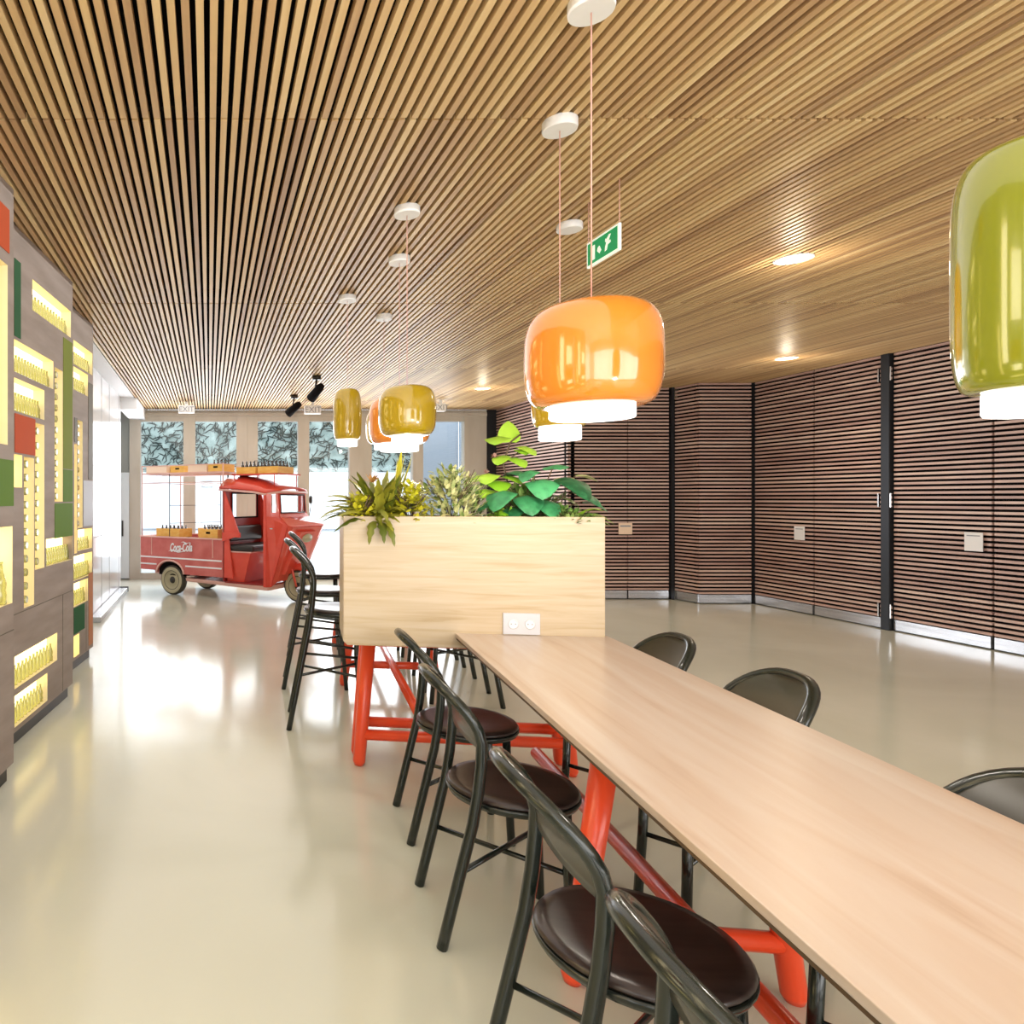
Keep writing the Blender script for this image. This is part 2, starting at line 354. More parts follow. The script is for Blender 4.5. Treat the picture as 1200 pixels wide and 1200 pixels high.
def build_panel(pn, label, niches, tiles, where, bots=True):
    t = thing('display_panel', label, 'display panel', pn.P(pn.len / 2, 0, 0))
    t_loc = Vector(t.location)
    def PL(p): q = pn.P(*p); return (q[0] - t_loc.x, q[1] - t_loc.y, q[2])
    ss = sorted({0, pn.len} | {round(v, 4) for n in niches for v in n[0][:2]}); zs = sorted({.085, CEIL - .004} | {round(v, 4) for n in niches for v in n[0][2:]})
    body = MB(); rects = [tuple(round(v, 4) for v in n[0]) for n in niches]
    for a, b in zip(ss, ss[1:]):
        for c, d in zip(zs, zs[1:]):
            ms, mz = (a + b) / 2, (c + d) / 2
            if any(min(r[0], r[1]) < ms < max(r[0], r[1]) and r[2] < mz < r[3] for r in rects): continue
            body.add([PL((a, 0, c)), PL((b, 0, c)), PL((b, 0, d)), PL((a, 0, d))], [(0, 1, 2, 3)])
    z0, z1, L, D = .085, CEIL - .004, pn.len, .26
    def quad(*ps): body.add([PL(p) for p in ps], [(0, 1, 2, 3)])
    quad((0, 0, z0), (0, -D, z0), (0, -D, z1), (0, 0, z1)); quad((L, 0, z0), (L, -D, z0), (L, -D, z1), (L, 0, z1))
    quad((0, -D, z0), (L, -D, z0), (L, -D, z1), (0, -D, z1)); quad((0, 0, z0), (L, 0, z0), (L, -D, z0), (0, -D, z0)); quad((0, 0, z1), (L, 0, z1), (L, -D, z1), (0, -D, z1))
    body.build('panel_body', M['panel'], t, recalc=False)
    MB().box(.01, L - .01, -D, -.03, 0, .085, xf=PL).build('plinth', M['dkmetal'], t)
    seam = MB()
    for (sa, sb, za, zb) in [(L * .55, L * .56, .09, .5), (0.02, L, .62, .624), (0.02, L * .5, 1.02, 1.024)]: pass
    for (r, kind, n, bh, desc) in niches:
        s0, s1 = max(r[:2]), min(r[:2]); za, zb = r[2:]; dep = .07 if kind == 'stand' else .16
        nb = MB()
        def q2(*ps): nb.add([PL(p) for p in ps], [(0, 1, 2, 3)])
        q2((s0, 0, za), (s1, 0, za), (s1, -dep, za), (s0, -dep, za)); q2((s0, 0, zb), (s1, 0, zb), (s1, -dep, zb), (s0, -dep, zb))
        q2((s0, 0, za), (s0, 0, zb), (s0, -dep, zb), (s0, -dep, za)); q2((s1, 0, za), (s1, 0, zb), (s1, -dep, zb), (s1, -dep, za))
        nr = MB(); nc = nb.build('niche', M['nichewall'], t, recalc=False)
        MB().box(s1, s0, -dep - .01, -dep, za, zb, xf=PL).build('diffuser', M['lit'], nc)
        if not bots or not n: continue
        g = 'bottles %s of the %s display panel' % (desc, where)
        if kind == 'stand':
            h = min(bh, (zb - za) * .62); first = bottle_mesh('glass_bottle', h, M['bottle'])
            for k in range(n):
                o = first if k == 0 else first.copy()
                if k: C.objects.link(o)
                o.location = pn.P(s0 + (s1 - s0) * (k + .5) / n, -.036, za + .001)
                tag(o, 'green glass bottle %s, %s display panel' % (desc, where), 'bottle', g)
        else:
            h = .14; first = bottle_mesh('glass_bottle', h, M['bottle'], True)
            for k in range(n):
                o = first if k == 0 else first.copy()
                if k: C.objects.link(o)
                o.location = pn.P((s0 + s1) / 2, -.012, za + (zb - za) * (k + .5) / n); o.rotation_euler = (0, 0, -math.atan(D_SLOPE))
                tag(o, 'bottle lying base outwards %s, %s display panel' % (desc, where), 'bottle', g)
    for (r, mk) in tiles:
        s0, s1 = max(r[:2]), min(r[:2])
        MB().box(s1, s0, -.002, .003, r[2], r[3], xf=PL).build('colour_tile', M[mk], t)
    sm = MB()
    for z in (.72,): sm.box(.0, L, 0, .0015, z, z + .004, xf=PL)
    sm.box(.2, .204, 0, .0015, .09, .72, xf=PL)
    sm.build('seam', M['t_brown'], t)
    return t
p2 = Panel(-.933, 4.72, 1.34); R = p2.rect
build_panel(p2, 'taupe display panel with many lit niches and coloured tiles, middle of the left wall', [
    (R(38, 83, 327, 363), 'stand', 13, .12, 'in the topmost lit niche'), (R(16.5, 62.5, 397, 435), 'stand', 14, .15, 'in the upper wide niche below the topmost one'),
    (R(16.5, 52, 442, 481), 'stand', 11, .15, 'in the shorter niche just above the orange tile'), (R(16.5, 26, 532, 571), 'stand', 0, .1, ''),
    (R(28, 40, 535, 713), 'lie', 11, .1, 'in the lowest hanging tall strip'), (R(41, 52, 495, 668), 'lie', 10, .1, 'in the tall strip beside the orange tile'),
    (R(64, 73.5, 430, 588), 'lie', 12, .1, 'in the tall strip beside the olive tile'), (R(54, 85.2, 632, 664), 'stand', 12, .12, 'in the niche under the green tile'),
    (R(17, 67, 770, 808), 'stand', 12, .16, 'in the lower wide niche near the floor'), (R(17, 55.5, 816, 853), 'stand', 10, .16, 'in the bottom niche right above the floor')],
    [(R(16.5, 24, 302, 393), 't_dark'), (R(74, 84.5, 395, 549), 't_olive'), (R(74, 84.8, 550, 588), 't_green'), (R(64, 84.8, 590, 631), 't_green'), (R(17, 41, 484, 530), 't_orange')],
    'middle')
p1 = Panel(-.936, 3.31, 1.34); R = p1.rect
build_panel(p1, 'taupe display panel at the left frame edge with orange and green tiles', [
    (R(-9, 9, 296, 518), 'lie', 13, .1, 'in the tall strip'), (R(-40, 14.5, 622, 727), 'stand', 4, .2, 'in the low niche')],
    [(R(-30, 10.5, 205, 262), 't_orange'), (R(-25, 15.5, 534, 594), 't_green')], 'nearest')
p3 = Panel(-.99, 5.9, 1.2); R = p3.rect
build_panel(p3, 'narrow far display panel beside the white wall with green tiles', [
    (R(86, 108.3, 398, 426), 'stand', 10, .12, 'in the topmost niche'), (R(86, 103, 429, 456), 'stand', 8, .12, 'in the second niche from the top'),
    (R(91, 96.8, 492, 619), 'lie', 12, .1, 'in the right-hand tall strip'), (R(87, 90.4, 520, 649), 'lie', 0, .1, ''),
    (R(91, 108, 621, 646), 'stand', 7, .1, 'in the niche beside the tall strips'), (R(86.3, 108, 652, 681), 'stand', 9, .12, 'in the niche above the two lowest ones'),
    (R(86.3, 103, 684, 712), 'stand', 7, .12, 'in the niche above the dark green tile'), (R(86.3, 93, 746, 771), 'stand', 0, .1, '')],
    [(R(103.5, 108.4, 448, 562), 't_brown'), (R(87, 90.5, 489, 518), 't_brown'), (R(97.5, 108.4, 563, 617), 't_grey'), (R(86.3, 99, 713, 744), 't_dark'), (R(103.8, 108.4, 672, 757), 't_rust')],
    'farthest')
# the run goes on unseen, lit niches added for lamp reflections and yellow light
for i, yb in enumerate((1.93, .53)):
    pn = Panel(-.936, yb, 1.34)
    ns = [((1.25, .75, 1.9, 2.25), 'stand', 0, .1, ''), ((.6, .3, 1.3, 2.4), 'lie', 0, .1, ''), ((1.2, .7, .9, 1.2), 'stand', 0, .1, ''), ((1.2, .5, .2, .5), 'stand', 0, .1, ''), ((.25, .1, .7, 1.9), 'lie', 0, .1, '')]
    build_panel(pn, 'taupe display panel left of the viewer, %s' % ('first before the frame edge' if i == 0 else 'second before the frame edge'), ns, [((1.2, .7, 1.3, 1.7), 't_orange')], 'outer', False)

# ---------------------------------------------------------------- long table, planter, trestles
A = math.atan(110 / 810.0); TA = math.tan(A); CA, SA = math.cos(A), math.sin(A)
def LY(L, y, z=0): return (L + TA * y, y, z)       # L: sideways offset of a line parallel to the tables
def xf_leg(o, b, t, r0, r1, seg=14):
    return MB().tube([b, Vector(b).lerp(Vector(t), .03), Vector(b).lerp(Vector(t), .3), t], [r0 * .7, r0, r0 * 1.05, r1], seg)
def trestle(parent, x0, x1, y, ztop, splay, pair=0, bar=.155):
    """two (or two pairs of) splayed legs with a low bar; local coordinates"""
    for dy in ([-pair, pair] if pair else [0]):
        for sx, xx in ((1, x0), (-1, x1)):
            xf_leg(parent, (xx, y + dy, 0), (xx + sx * splay, y + dy * .8, ztop), .031, .036).build('leg', M['red'], parent)
        b = bar + (.02 if dy > 0 else 0)
        MB().tube([(x0 + splay * b / ztop, y + dy, b), (x1 - splay * b / ztop, y + dy, b)], .027, 12).build('crossbar', M['red'], parent)
        MB().tube([(x0 + splay + .02, y + dy * .8, ztop - .05), (x1 - splay - .02, y + dy * .8, ztop - .05)], .022, 10).build('top_rail', M['red'], parent)
tb = thing('long_table', 'long pale maple table on red trestle legs in front of the planter', 'table', LY(1.02, 1.2), -A)
hw = .33 * CA
tt = MB().box(-hw, hw, -2.1, 1.93, .722, .74).build('tabletop', M['table'], tb, bevel=.002)
MB().box(-hw + .004, hw - .004, -2.09, 1.925, .712, .7215).build('edge_band', M['edge'], tt)
trestle(tb, (.75 - 1.02) * CA, (1.32 - 1.02) * CA, .70, .712, .10)
trestle(tb, (.75 - 1.02) * CA, (1.32 - 1.02) * CA, -1.2, .712, .10)
MB().tube([(.03, -1.2, .205), (.03, 1.93, .205)], .026, 12).build('stretcher', M['red'], tb)
mo = MB(); mo.box(-hw + .08, -hw + .10, -2.0, 1.9, .67, .712); mo.box(hw - .10, hw - .08, -2.0, 1.9, .67, .712); mo.build('apron', M['edge'], tb)

pl = thing('planter_box', 'pale maple planter box on red legs, standing across the end of the long table', 'planter', (1.181, 3.115, 0), -A)
W2 = .566
def rbox(m, x0, x1, y0, y1, z0, z1, c=.018):   # bottom corners cut as in the photo
    poly = [(x0 + c, z0), (x1 - c, z0), (x1, z0 + c), (x1, z1), (x0, z1), (x0, z0 + c)]
    return m.prism(poly, lambda a, b: (a, y0, b), lambda a, b: (a, y1, b))
PD = .34
rbox(MB(), -W2, W2, 0, .02, .673, 1.268).build('front_board', M['planter'], pl, bevel=.002)
rbox(MB(), -W2, W2, PD - .02, PD, .673, 1.268).build('back_board', M['planter'], pl)
m = MB(); m.box(-W2, -W2 + .02, .02, PD - .02, .69, 1.268); m.build('side_board', M['planter'], pl)
m = MB(); m.box(W2 - .02, W2, .02, PD - .02, .69, 1.268); m.build('side_board', M['planter'], pl)
box(-W2 + .02, W2 - .02, .02, PD - .02, .674, .70).build('bottom_board', M['planter'], pl)
box(-W2 + .02, W2 - .02, .02, PD - .02, 1.10, 1.235).build('soil', M['soil'], pl)
trestle(pl, -W2 + .095, W2 - .02, .40, .672, .055, pair=.075)
box(-W2 + .15, W2 - .1, .30, .50, .64, .672).build('support_rail', M['red'], pl)

ht = thing('high_table', 'high maple table on red trestle legs hidden behind the planter', 'table', LY(.62, 5.2), -A)
MB().box(-.20, .42, -1.55, 1.75, .985, 1.01).build('tabletop', M['table'], ht, bevel=.002)
for yy in (-.25, 1.12):
    trestle(ht, (.29 - .62) * CA, (.95 - .62) * CA, yy, .985, .13)
MB().tube([(-.005, -1.72, .205), (-.005, 1.1, .205)], .026, 12).build('stretcher', M['red'], ht)

so = thing('power_outlet', 'white double power outlet on the planter front just above the table', 'power outlet', (1.181, 3.115, 0), -A)
po = MB().box(.135, .292, -.010, 0, .743, .838).build('cover_plate', mat('outlet_white', (.62, .62, .66), .3), so, bevel=.002)
for cx in (.178, .249):
    MB().lathe([(.020, 0), (.022, .003), (.018, .0031), (.017, .0005)], 20, xf=lambda p, cx=cx: (cx + p[0], -.010 - p[2], .79 + p[1])).build('socket', M['paper'], po)
    pin = MB()
    for dx in (-.009, .009): pin.lathe([(.0028, 0), (.0028, .001)], 8, xf=lambda p, cx=cx, dx=dx: (cx + dx + p[0], -.0122 - p[2], .79 + p[1]))
    pin.build('pin_holes', M['ink'], po)

# ---------------------------------------------------------------- chairs and stools
def make_seat(name, label, cat, h):
    """local: faces +x, back towards -x, seat top at height h"""
    t = thing(name, label, cat); k = h - .445; flare = .13 * (h / .445) ** .45
    N = 22; arc = []
    for i in range(N + 1):
        th = PI * i / N; c, s_ = math.cos(th), math.sin(th); e = .78
        y = .175 * math.copysign(abs(c) ** e, c); s2 = s_ ** e
        arc.append((-.140 - .130 * s2 ** 1.7, y, k + .62 + .17 * s2))
    left = [(-.125 - flare, .172, 0), (-.13 - flare * .80, .172, h * .2), (-.14 - flare * .48, .172, h * .5), (-.150 - flare * .12, .174, h * .85), (-.150, .175, h + .03), (-.142, .176, k + .56)]
    right = [(x, -y, z) for x, y, z in left][::-1]
    pts = left + arc + right
    fr = MB().tube(pts, .0165, 10).build('back_frame', M['tube'], t)
    for sx in (-1, 1):
        MB().tube([(.135 + .02 * (h > .5), sx * .135, 0), (.125, sx * .125, h * .5), (.12, sx * .12, h - .03)], .0150, 10).build('leg', M['tube'], t)
    zb = .21 if h < .5 else .30
    br = MB(); br.tube([(-.135 - flare * (1 - zb / h) , .173, zb), (.13, -.13, zb + .01)], .0085, 8); br.build('cross_brace', M['tube'], t)
    br = MB(); br.tube([(-.135 - flare * (1 - zb / h), -.173, zb + .02), (.13, .13, zb + .03)], .0085, 8); br.build('cross_brace', M['tube'], t)
    if h > .5:
        for s_ in (-1, 1): MB().tube([(-.145 - flare * .35, s_ * .173, .45), (.125, s_ * .125, .42)], .008, 8).build('footrest_rail', M['tube'], t)
    MB().lathe([(.0, h - .006), (.12, h - .004), (.165, h + .001), (.19, h - .002), (.197, h - .010), (.19, h - .018), (0, h - .02)], 40, cap=False).build('seat', M['seat'], t)
    MB().lathe([(.0, h - .045), (.17, h - .045), (.192, h - .038), (.199, h - .025), (.199, h - .017), (.19, h - .0185), (0, h - .021)], 40, cap=False).build('seat_rim', M['tube'], t)
    # curved backrest panel inside the hoop
    G, Hn = 14, 10; vs = []; 
    for j in range(Hn + 1):
        s2 = -.12 + 1.09 * j / Hn; sp = max(s2, 0); wy = .173 * (1 - (sp * .985) ** (2 / .78)) ** (.78 / 2)
        for i in range(G + 1):
            q = -1 + 2 * i / G
            vs.append((-.138 - .130 * sp ** 1.7 - .018 * (1 - q * q) * (1 - s2 * .6), wy * q, k + .62 + .175 * s2))
    fs = [(j * (G + 1) + i, j * (G + 1) + i + 1, (j + 1) * (G + 1) + i + 1, (j + 1) * (G + 1) + i) for j in range(Hn) for i in range(G)]
    bk = MB().add(vs, fs, True).build('backrest', M['back'], t, recalc=False)
    sd = bk.modifiers.new('thick', 'SOLIDIFY'); sd.thickness = .012; sd.offset = 0
    return t
ch0 = make_seat('dining_chair', '', 'chair', .445); used = []
def place(src, L, y, face, label, group, turn=0):
    o = src if src not in used else copy_tree(src); used.append(src)
    ang = -A + (0 if face > 0 else PI) + turn
    return relabel(o, label, LY(L, y), ang, group)
G1 = 'chairs on the left of the long table'; G2 = 'chairs on the right of the long table'
place(ch0, .672, 2.84, 1, 'black tube chair left of the long table, closest to the planter', G1, .03)
place(ch0, .668, 2.215, 1, 'black tube chair left of the long table, second from the planter', G1, .03)
place(ch0, .695, 1.435, 1, 'black tube chair left of the long table with its whole round seat showing in front', G1, .03)
place(ch0, .705, .865, 1, 'black tube chair at the bottom edge, nearest the viewer', G1, .03)
place(ch0, 1.25, 2.80, -1, 'black chair right of the long table, closest to the planter', G2, .05)
place(ch0, 1.28, 2.20, -1, 'black chair right of the long table, middle of the right row', G2, .05)
place(ch0, 1.24, 1.36, -1, 'black chair right of the long table, cut by the right frame edge', G2, .05)
st0 = make_seat('bar_stool', '', 'stool', .70); G3 = 'bar stools along the high table'
for L, y, f, lb in [(.205, 4.16, 1, 'black bar stool left behind the planter, nearest of its row'), (.15, 5.02, 1, 'black bar stool left behind the planter, middle of its row'),
                    (.16, 6.05, 1, 'black bar stool left behind the planter, farthest of its row'),
                    (1.0, 4.65, -1, 'black bar stool right of the high table, its legs nearest below the planter'), (1.0, 5.38, -1, 'black bar stool right of the high table, middle legs below the planter'),
                    (1.0, 5.98, -1, 'black bar stool right of the high table, farthest legs below the planter')]:
    place(st0, L, y, f, lb, G3)

# ---------------------------------------------------------------- pendant lamps
def shade_prof(R, H, rt, rb, n=3.0):
    pr = [(rt * .15, H + .004)] ; K = 26
    for i in range(K + 1):
        a = PI / 2 - PI * i / K; z = math.copysign(abs(math.sin(a)) ** (2 / n), math.sin(a)); r = abs(math.cos(a)) ** (2 / n)
        base = rt if z > 0 else rb
        pr.append((base + (R - base) * r if r < 1 else R, H / 2 + z * H / 2))
    pr.append((rb * .95, .003)); return pr
def pendant(u, y, vtop, vbot, vring, R, rring, mk, label, n=3.0):
    X = (u - U0) / F * y; zt = EYE - (vtop - V0) / F * y; zb = EYE - (vbot - V0) / F * y; zr = EYE - (vring - V0) / F * y
    t = thing('pendant_lamp', label, 'pendant lamp', (X, y, zr), 0, 'coloured glass pendant lamps over the tables')
    H = zt - zb
    pr = [(r, z + zb - zr) for r, z in shade_prof(R, H, R * .35, rring * 1.02, n)]
    MB().lathe(pr[::-1], 48).build('shade', M[mk], t)
    MB().lathe([(0, .001), (rring * .97, .0), (rring, .004), (rring, zb - zr - .004), (rring * .98, zb - zr + .004)], 40, cap=False).build('diffuser', M['lamp'], t)
    MB().tube([(0, 0, zt - zr), (0, 0, CEIL - zr)], .0022, 6).build('cable', M['pink'], t)
    MB().lathe([(.062, -.004), (.064, .003), (.064, .034), (.058, .040)], 28, c=(0, 0, CEIL - zr - .036)).build('canopy', M['white'], t)
    l = light('lamp_bulb', 'POINT', (0, 0, -.03), (0, 0, 0), 6, (1, .92, .8), shadow_soft_size=.05); l.parent = t
    return t
pendant(693, 2.05, 357, 477, 491, .183, .114, 's_orange', 'large orange glass pendant lamp, nearest in the middle of the photo')
pendant(656, 2.71, 420, 500, 516, .103, .076, 's_olive', 'narrow olive pendant lamp mostly hidden behind the large orange one')
pendant(477, 3.52, 453, 511, 520, .143, .077, 's_mustard', 'mustard yellow rounded pendant lamp over the left part of the planter')
pendant(468, 4.24, 465, 520, 529, .185, .115, 's_orange', 'orange pendant lamp half hidden behind the mustard one')
pendant(407, 5.06, 456, 515, 523, .103, .073, 's_mustard', 'narrow cylindrical mustard pendant lamp, leftmost of all')
pendant(450, 5.58, 480, 520, 527, .143, .077, 's_mustard', 'small far pendant lamp peeking out left of the orange one')
pendant(1233, 1.03, 165, 457, 485, .105, .072, 's_green', 'tall green glass pendant lamp at the right frame edge', 4.2)
tag(MB().lathe([(.060, 0), (.064, .004), (.064, .034), (.058, .04)], 28).build('smoke_detector', M['white'], loc=(1.94, 3.72, CEIL - .04)), 'white round detector on the ceiling left of the green exit sign', 'smoke detector')

# ---------------------------------------------------------------- ceiling fittings
for i, (X, Y, lb) in enumerate([(3.61, 4.27, 'nearest bright recessed ceiling light between the orange and green lamps'), (6.1, 7.3, 'recessed ceiling light close above the louvred wall'), (3.68, 9.3, 'small far recessed ceiling light above the planter')]):
    t = thing('recessed_light', lb, 'ceiling light', (X, Y, CEIL), 0, 'recessed ceiling lights')
    MB().lathe([(0, .0), (.085, .0), (.085, .004), (0, .004)], 28, c=(0, 0, -.004), cap=False).build('diffuser', M['down'], t)
    MB().lathe([(.086, 0), (.10, -.003), (.10, .01), (.086, .01)], 28, c=(0, 0, -.004), cap=False).build('trim_ring', M['white'], t)
    l = light('downlight_beam', 'SPOT', (0, 0, -.03), (0, 0, 0), 60, (1, .82, .6), spot_size=2.2, spot_blend=.8, shadow_soft_size=.08); l.parent = t
    l = light('downlight_spill', 'POINT', (0, 0, -.20), (0, 0, 0), 5, (1, .85, .65), shadow_soft_size=.04); l.parent = t
def spotlight(X, Y, yaw, lb):
    t = thing('track_spotlight', lb, 'spotlight', (X, Y, CEIL), yaw, 'black ceiling spotlights')
    MB().lathe([(.05, -.05), (.055, 0)], 14).build('base', M['dkmetal'], t)
    MB().tube([(0, 0, -.05), (.02, 0, -.12), (0, 0, -.17)], .012, 8).build('arm', M['dkmetal'], t)
    MB().tube([(-.10, 0, -.13), (-.06, 0, -.15), (.11, 0, -.26)], [.035, .05, .06], 16).build('lamp_head', M['black'], t)
spotlight(1.30, 8.35, 2.1, 'black spotlight on the ceiling, upper one of the pair above the truck')
spotlight(1.22, 9.9, 2.4, 'black spotlight on the ceiling, lower one beside the small exit box')
def exitbox(u0, u1, v0, v1, y, lb):
    X0, X1 = (u0 - U0) / F * y, (u1 - U0) / F * y; Z0, Z1 = EYE - (v1 - V0) / F * y, EYE - (v0 - V0) / F * y
    t = thing('emergency_light', lb, 'emergency light', ((X0 + X1) / 2, y, Z0)); W = (X1 - X0) / 2
    box(-W, W, -.03, .05, 0, Z1 - Z0).build('housing', M['white'], t, bevel=.006)
    box(-.02, .02, -.005, .015, Z1 - Z0, CEIL - Z0).build('bracket', M['white'], t)
    text_mesh('lettering', 'EXIT', (Z1 - Z0) * .95, M['ink'], t, Matrix.Translation((0, -.031, (Z1 - Z0) * .45)) @ Matrix.Rotation(PI / 2, 4, 'X'))
exitbox(357, 376, 475, 485, 10.6, 'white exit light box under the ceiling beside the lower black spotlight')
exitbox(209, 228, 475, 484, 10.6, 'white exit light box under the ceiling above the cargo rack of the truck')
exitbox(511, 522, 473, 482, 10.4, 'white exit light box just right of the mustard pendant lamps')

es = thing('exit_sign', 'green exit sign with running figure hanging from the slatted ceiling', 'exit sign', (1.90, 3.33, 2.50))
box(-.006, .006, -.135, .135, 0, .125).build('sign_frame', M['signw'], es)
MB().box(-.0075, -.0061, -.125, .125, .010, .115).build('sign_face', M['sign'], es)
pic = MB()
def pq(ps): 
    pic.prism(ps, lambda a, b: (-.0076, -a, b), lambda a, b: (-.0085, -a, b))
pq([(-.095, .025), (-.06, .025), (-.06, .095), (-.095, .095)])
pq([(-.04, .055), (-.02, .038), (-.005, .05), (-.02, .075), (-.035, .07)])
pq([(.025, .03), (.042, .034), (.05, .055), (.075, .06), (.07, .072), (.055, .07), (.075, .098), (.06, .1), (.04, .085), (.03, .09), (.028, .075), (.038, .07), (.028, .05)])
pic.build('pictogram', M['signw'], es)
for yy in (-.13, .13): MB().tube([(0, yy, .125), (0, yy, CEIL - 2.50)], .002, 6).build('wire', M['pink'], es)

# notices on the louvred wall
for (X, Y, Z, W, H, rz, lb) in [(6.955, 8.14, .86, .14, .16, PI / 2, 'white paper notice on the louvred wall left of the black post'),
                                (6.955, 6.285, .87, .15, .17, PI / 2, 'white paper notice on the louvred wall right of the black post'),
                                (5.56, 9.235, .87, .18, .15, 0, 'pale notice on the louvres just right of the planter')]:
    t = thing('paper_notice', lb, 'notice', (X, Y, Z), 0, 'paper notices on the louvred wall')
    if rz: box(-.006, 0, -W / 2, W / 2, 0, H).build('sheet', M['paper'], t); box(-.0075, -.006, -W / 2 + .02, W / 2 - .02, H - .035, H - .025).build('printed_line', M['ink'], t)
    else: box(-W / 2, W / 2, -.006, 0, 0, H).build('sheet', M['cratepale'], t); box(-W / 2 + .02, W / 2 - .02, -.0075, -.006, H - .05, H - .03).build('printed_line', M['ink'], t)
fb = thing('floor_rail', 'grey metal rail lying along the foot of the white wall', 'rail', (-1.22, 8.75, 0))
box(-.075, .045, -1.25, 1.25, 0, .06).build('channel', M['steel'], fb, bevel=.006); box(-.075, .05, 1.25, 1.29, 0, .07).build('end_cap', M['black'], fb)

# ---------------------------------------------------------------- three-wheeled truck
HD = -math.radians(35.9)
tk = thing('cargo_tricycle', 'old red three-wheeled delivery truck with crate rack by the glass doors', 'truck', (-.17, 9.99, 0), HD)
def P_(u, w, z): return (u, w, z)
# bed side profile with wheel arch
def side_poly(): 
    pts = [(-.68, .33), (-.37, .33)] + [(-.13 + .235 * math.cos(PI - PI * i / 10), .30 + .17 * math.sin(PI * i / 10)) for i in range(11)] + [(.12, .30), (.77, .30), (.77, .80), (-.68, .80)]
    return pts
bd = MB()
for w0, w1 in ((-.46, -.43), (.43, .46)):
    bd.prism(side_poly(), lambda a, b, w0=w0: (a, w0, b), lambda a, b, w1=w1: (a, w1, b))
bd.box(-.68, -.65, -.43, .43, .33, .80); bd.box(.74, .77, -.43, .43, .30, .80); bd.box(-.65, .74, -.43, .43, .50, .53)
bed = bd.build('cargo_bed', M['truckfaded'], tk)
st = MB()
st.box(-.68, .75, -.466, -.46, .505, .525); st.box(-.68, -.38, -.466, -.46, .405, .425); st.box(.14, .75, -.466, -.46, .405, .425)
st.build('white_stripe', M['white'], bed)
rm = MB(); rm.box(-.69, .78, -.475, -.445, .795, .815); rm.box(-.69, .78, .445, .475, .795, .815); rm.box(-.69, -.66, -.46, .46, .795, .815)
rm.box(-.475, -.465, -.468, -.46, .55, .80); rm.box(.60, .61, -.468, -.46, .55, .80); rm.build('top_rail', M['pink'], bed)
text_mesh('lettering', 'Coca-Cola', .165, M['white'], bed, Matrix.Translation((.06, -.467, .665)) @ Matrix.Rotation(PI / 2, 4, 'X') @ Matrix.Rotation(.05, 4, 'Z') @ Matrix.Scale(.55, 4, (1, 0, 0)), .35, .004, .002)
sw = MB(); sw.tube([(-.15, -.468, .61), (-.10, -.468, .635), (-.04, -.468, .615), (.02, -.468, .60), (.08, -.468, .61), (.15, -.468, .63)], [.002, .006, .007, .006, .005, .002], 6)
sw.tube([(.07, -.468, .74), (.11, -.468, .748), (.17, -.468, .73), (.23, -.468, .745)], [.002, .006, .006, .002], 6); sw.build('lettering_swash', M['white'], bed)
ch = MB(); ch.hexa([(.12, -.42, .20), (1.45, -.42, .17), (1.45, .42, .17), (.12, .42, .20)], [(.12, -.44, .25), (1.45, -.44, .23), (1.45, .44, .23), (.12, .44, .25)])
ch.box(-.55, .2, -.30, .30, .26, .32); ch.build('chassis', M['pink'], tk, bevel=.01)
ar = MB(); ar.tube([(-.13 + .245 * math.cos(PI - PI * i / 12), -.468, .30 + .18 * math.sin(PI * i / 12)) for i in range(13)], .014, 8); ar.build('wheel_arch', M['pink'], bed)
box(-.36, .10, -.425, -.29, .27, .49).build('arch_liner', M['black'], bed)
def wheel(u, w, r, wd, parent):
    g = MB().lathe([(r * .62, -wd / 2), (r * .93, -wd / 2), (r, -wd / 3), (r, wd / 3), (r * .93, wd / 2), (r * .62, wd / 2)], 36, cap=False, xf=lambda p: (u + p[0], w + p[2], r + p[1])).build('wheel', M['rubber'], parent)
    MB().lathe([(0, -wd * .30), (r * .3, -wd * .30), (r * .34, -wd * .2), (r * .60, -wd * .28), (r * .66, -wd * .5), (r * .86, -wd * .53), (r * .9, -wd * .49), (r * .62, -wd * .3)], 32, cap=False, xf=lambda p: (u + p[0], w + p[2], r + p[1])).build('rim', M['hub'], g)
    MB().lathe([(.0, -wd * .42), (r * .2, -wd * .40), (r * .24, -wd * .30)], 20, cap=False, xf=lambda p: (u + p[0], w + p[2], r + p[1])).build('hub_cap', M['dkmetal'], g)
    return g
wheel(-.11, -.40, .205, .11, tk); wheel(-.11, .40, .205, .11, tk)
# cab
cabm = MB(); t_ = .02
# rear wall with window opening
for (w0, w1, z0, z1) in [(-.46, .46, .25, 1.08), (-.46, -.28, 1.08, 1.47), (.36, .46, 1.08, 1.47), (-.28, .36, 1.42, 1.50)]: cabm.box(.77, .79, w0, w1, z0, z1)
cabm.build('cab_rear_wall', M['truckdark'], tk)
rw = MB().tube([(.795, -.28, 1.09), (.795, .36, 1.09), (.795, .36, 1.42), (.795, -.28, 1.42)], .012, 8, closed=True).build('window_seal', M['black'], tk)
def near_far(fn):
    for s_ in (-1, 1): fn(s_)
def gus(s_):
    gs = MB()
    f = lambda a, b: (a, s_ * .46, b); g = lambda a, b: (a, s_ * .44, b)
    gs.prism([(.77, .90), (1.02, .90), (.80, 1.42), (.77, 1.48)], f, g)
    gs.prism([(.77, .30), (.93, .30), (.86, .82), (.90, .82), (.90, .88), (.77, .88)], f, g)
    gs.prism([(.77, .78), (.96, .84), (1.04, .84), (1.04, .90), (.77, .90)], lambda a, b: (a, s_ * .48, b), g)
    gs.build('cab_side', M['truck'], tk)
near_far(gus)
rf = MB(); K = 10; rows = []
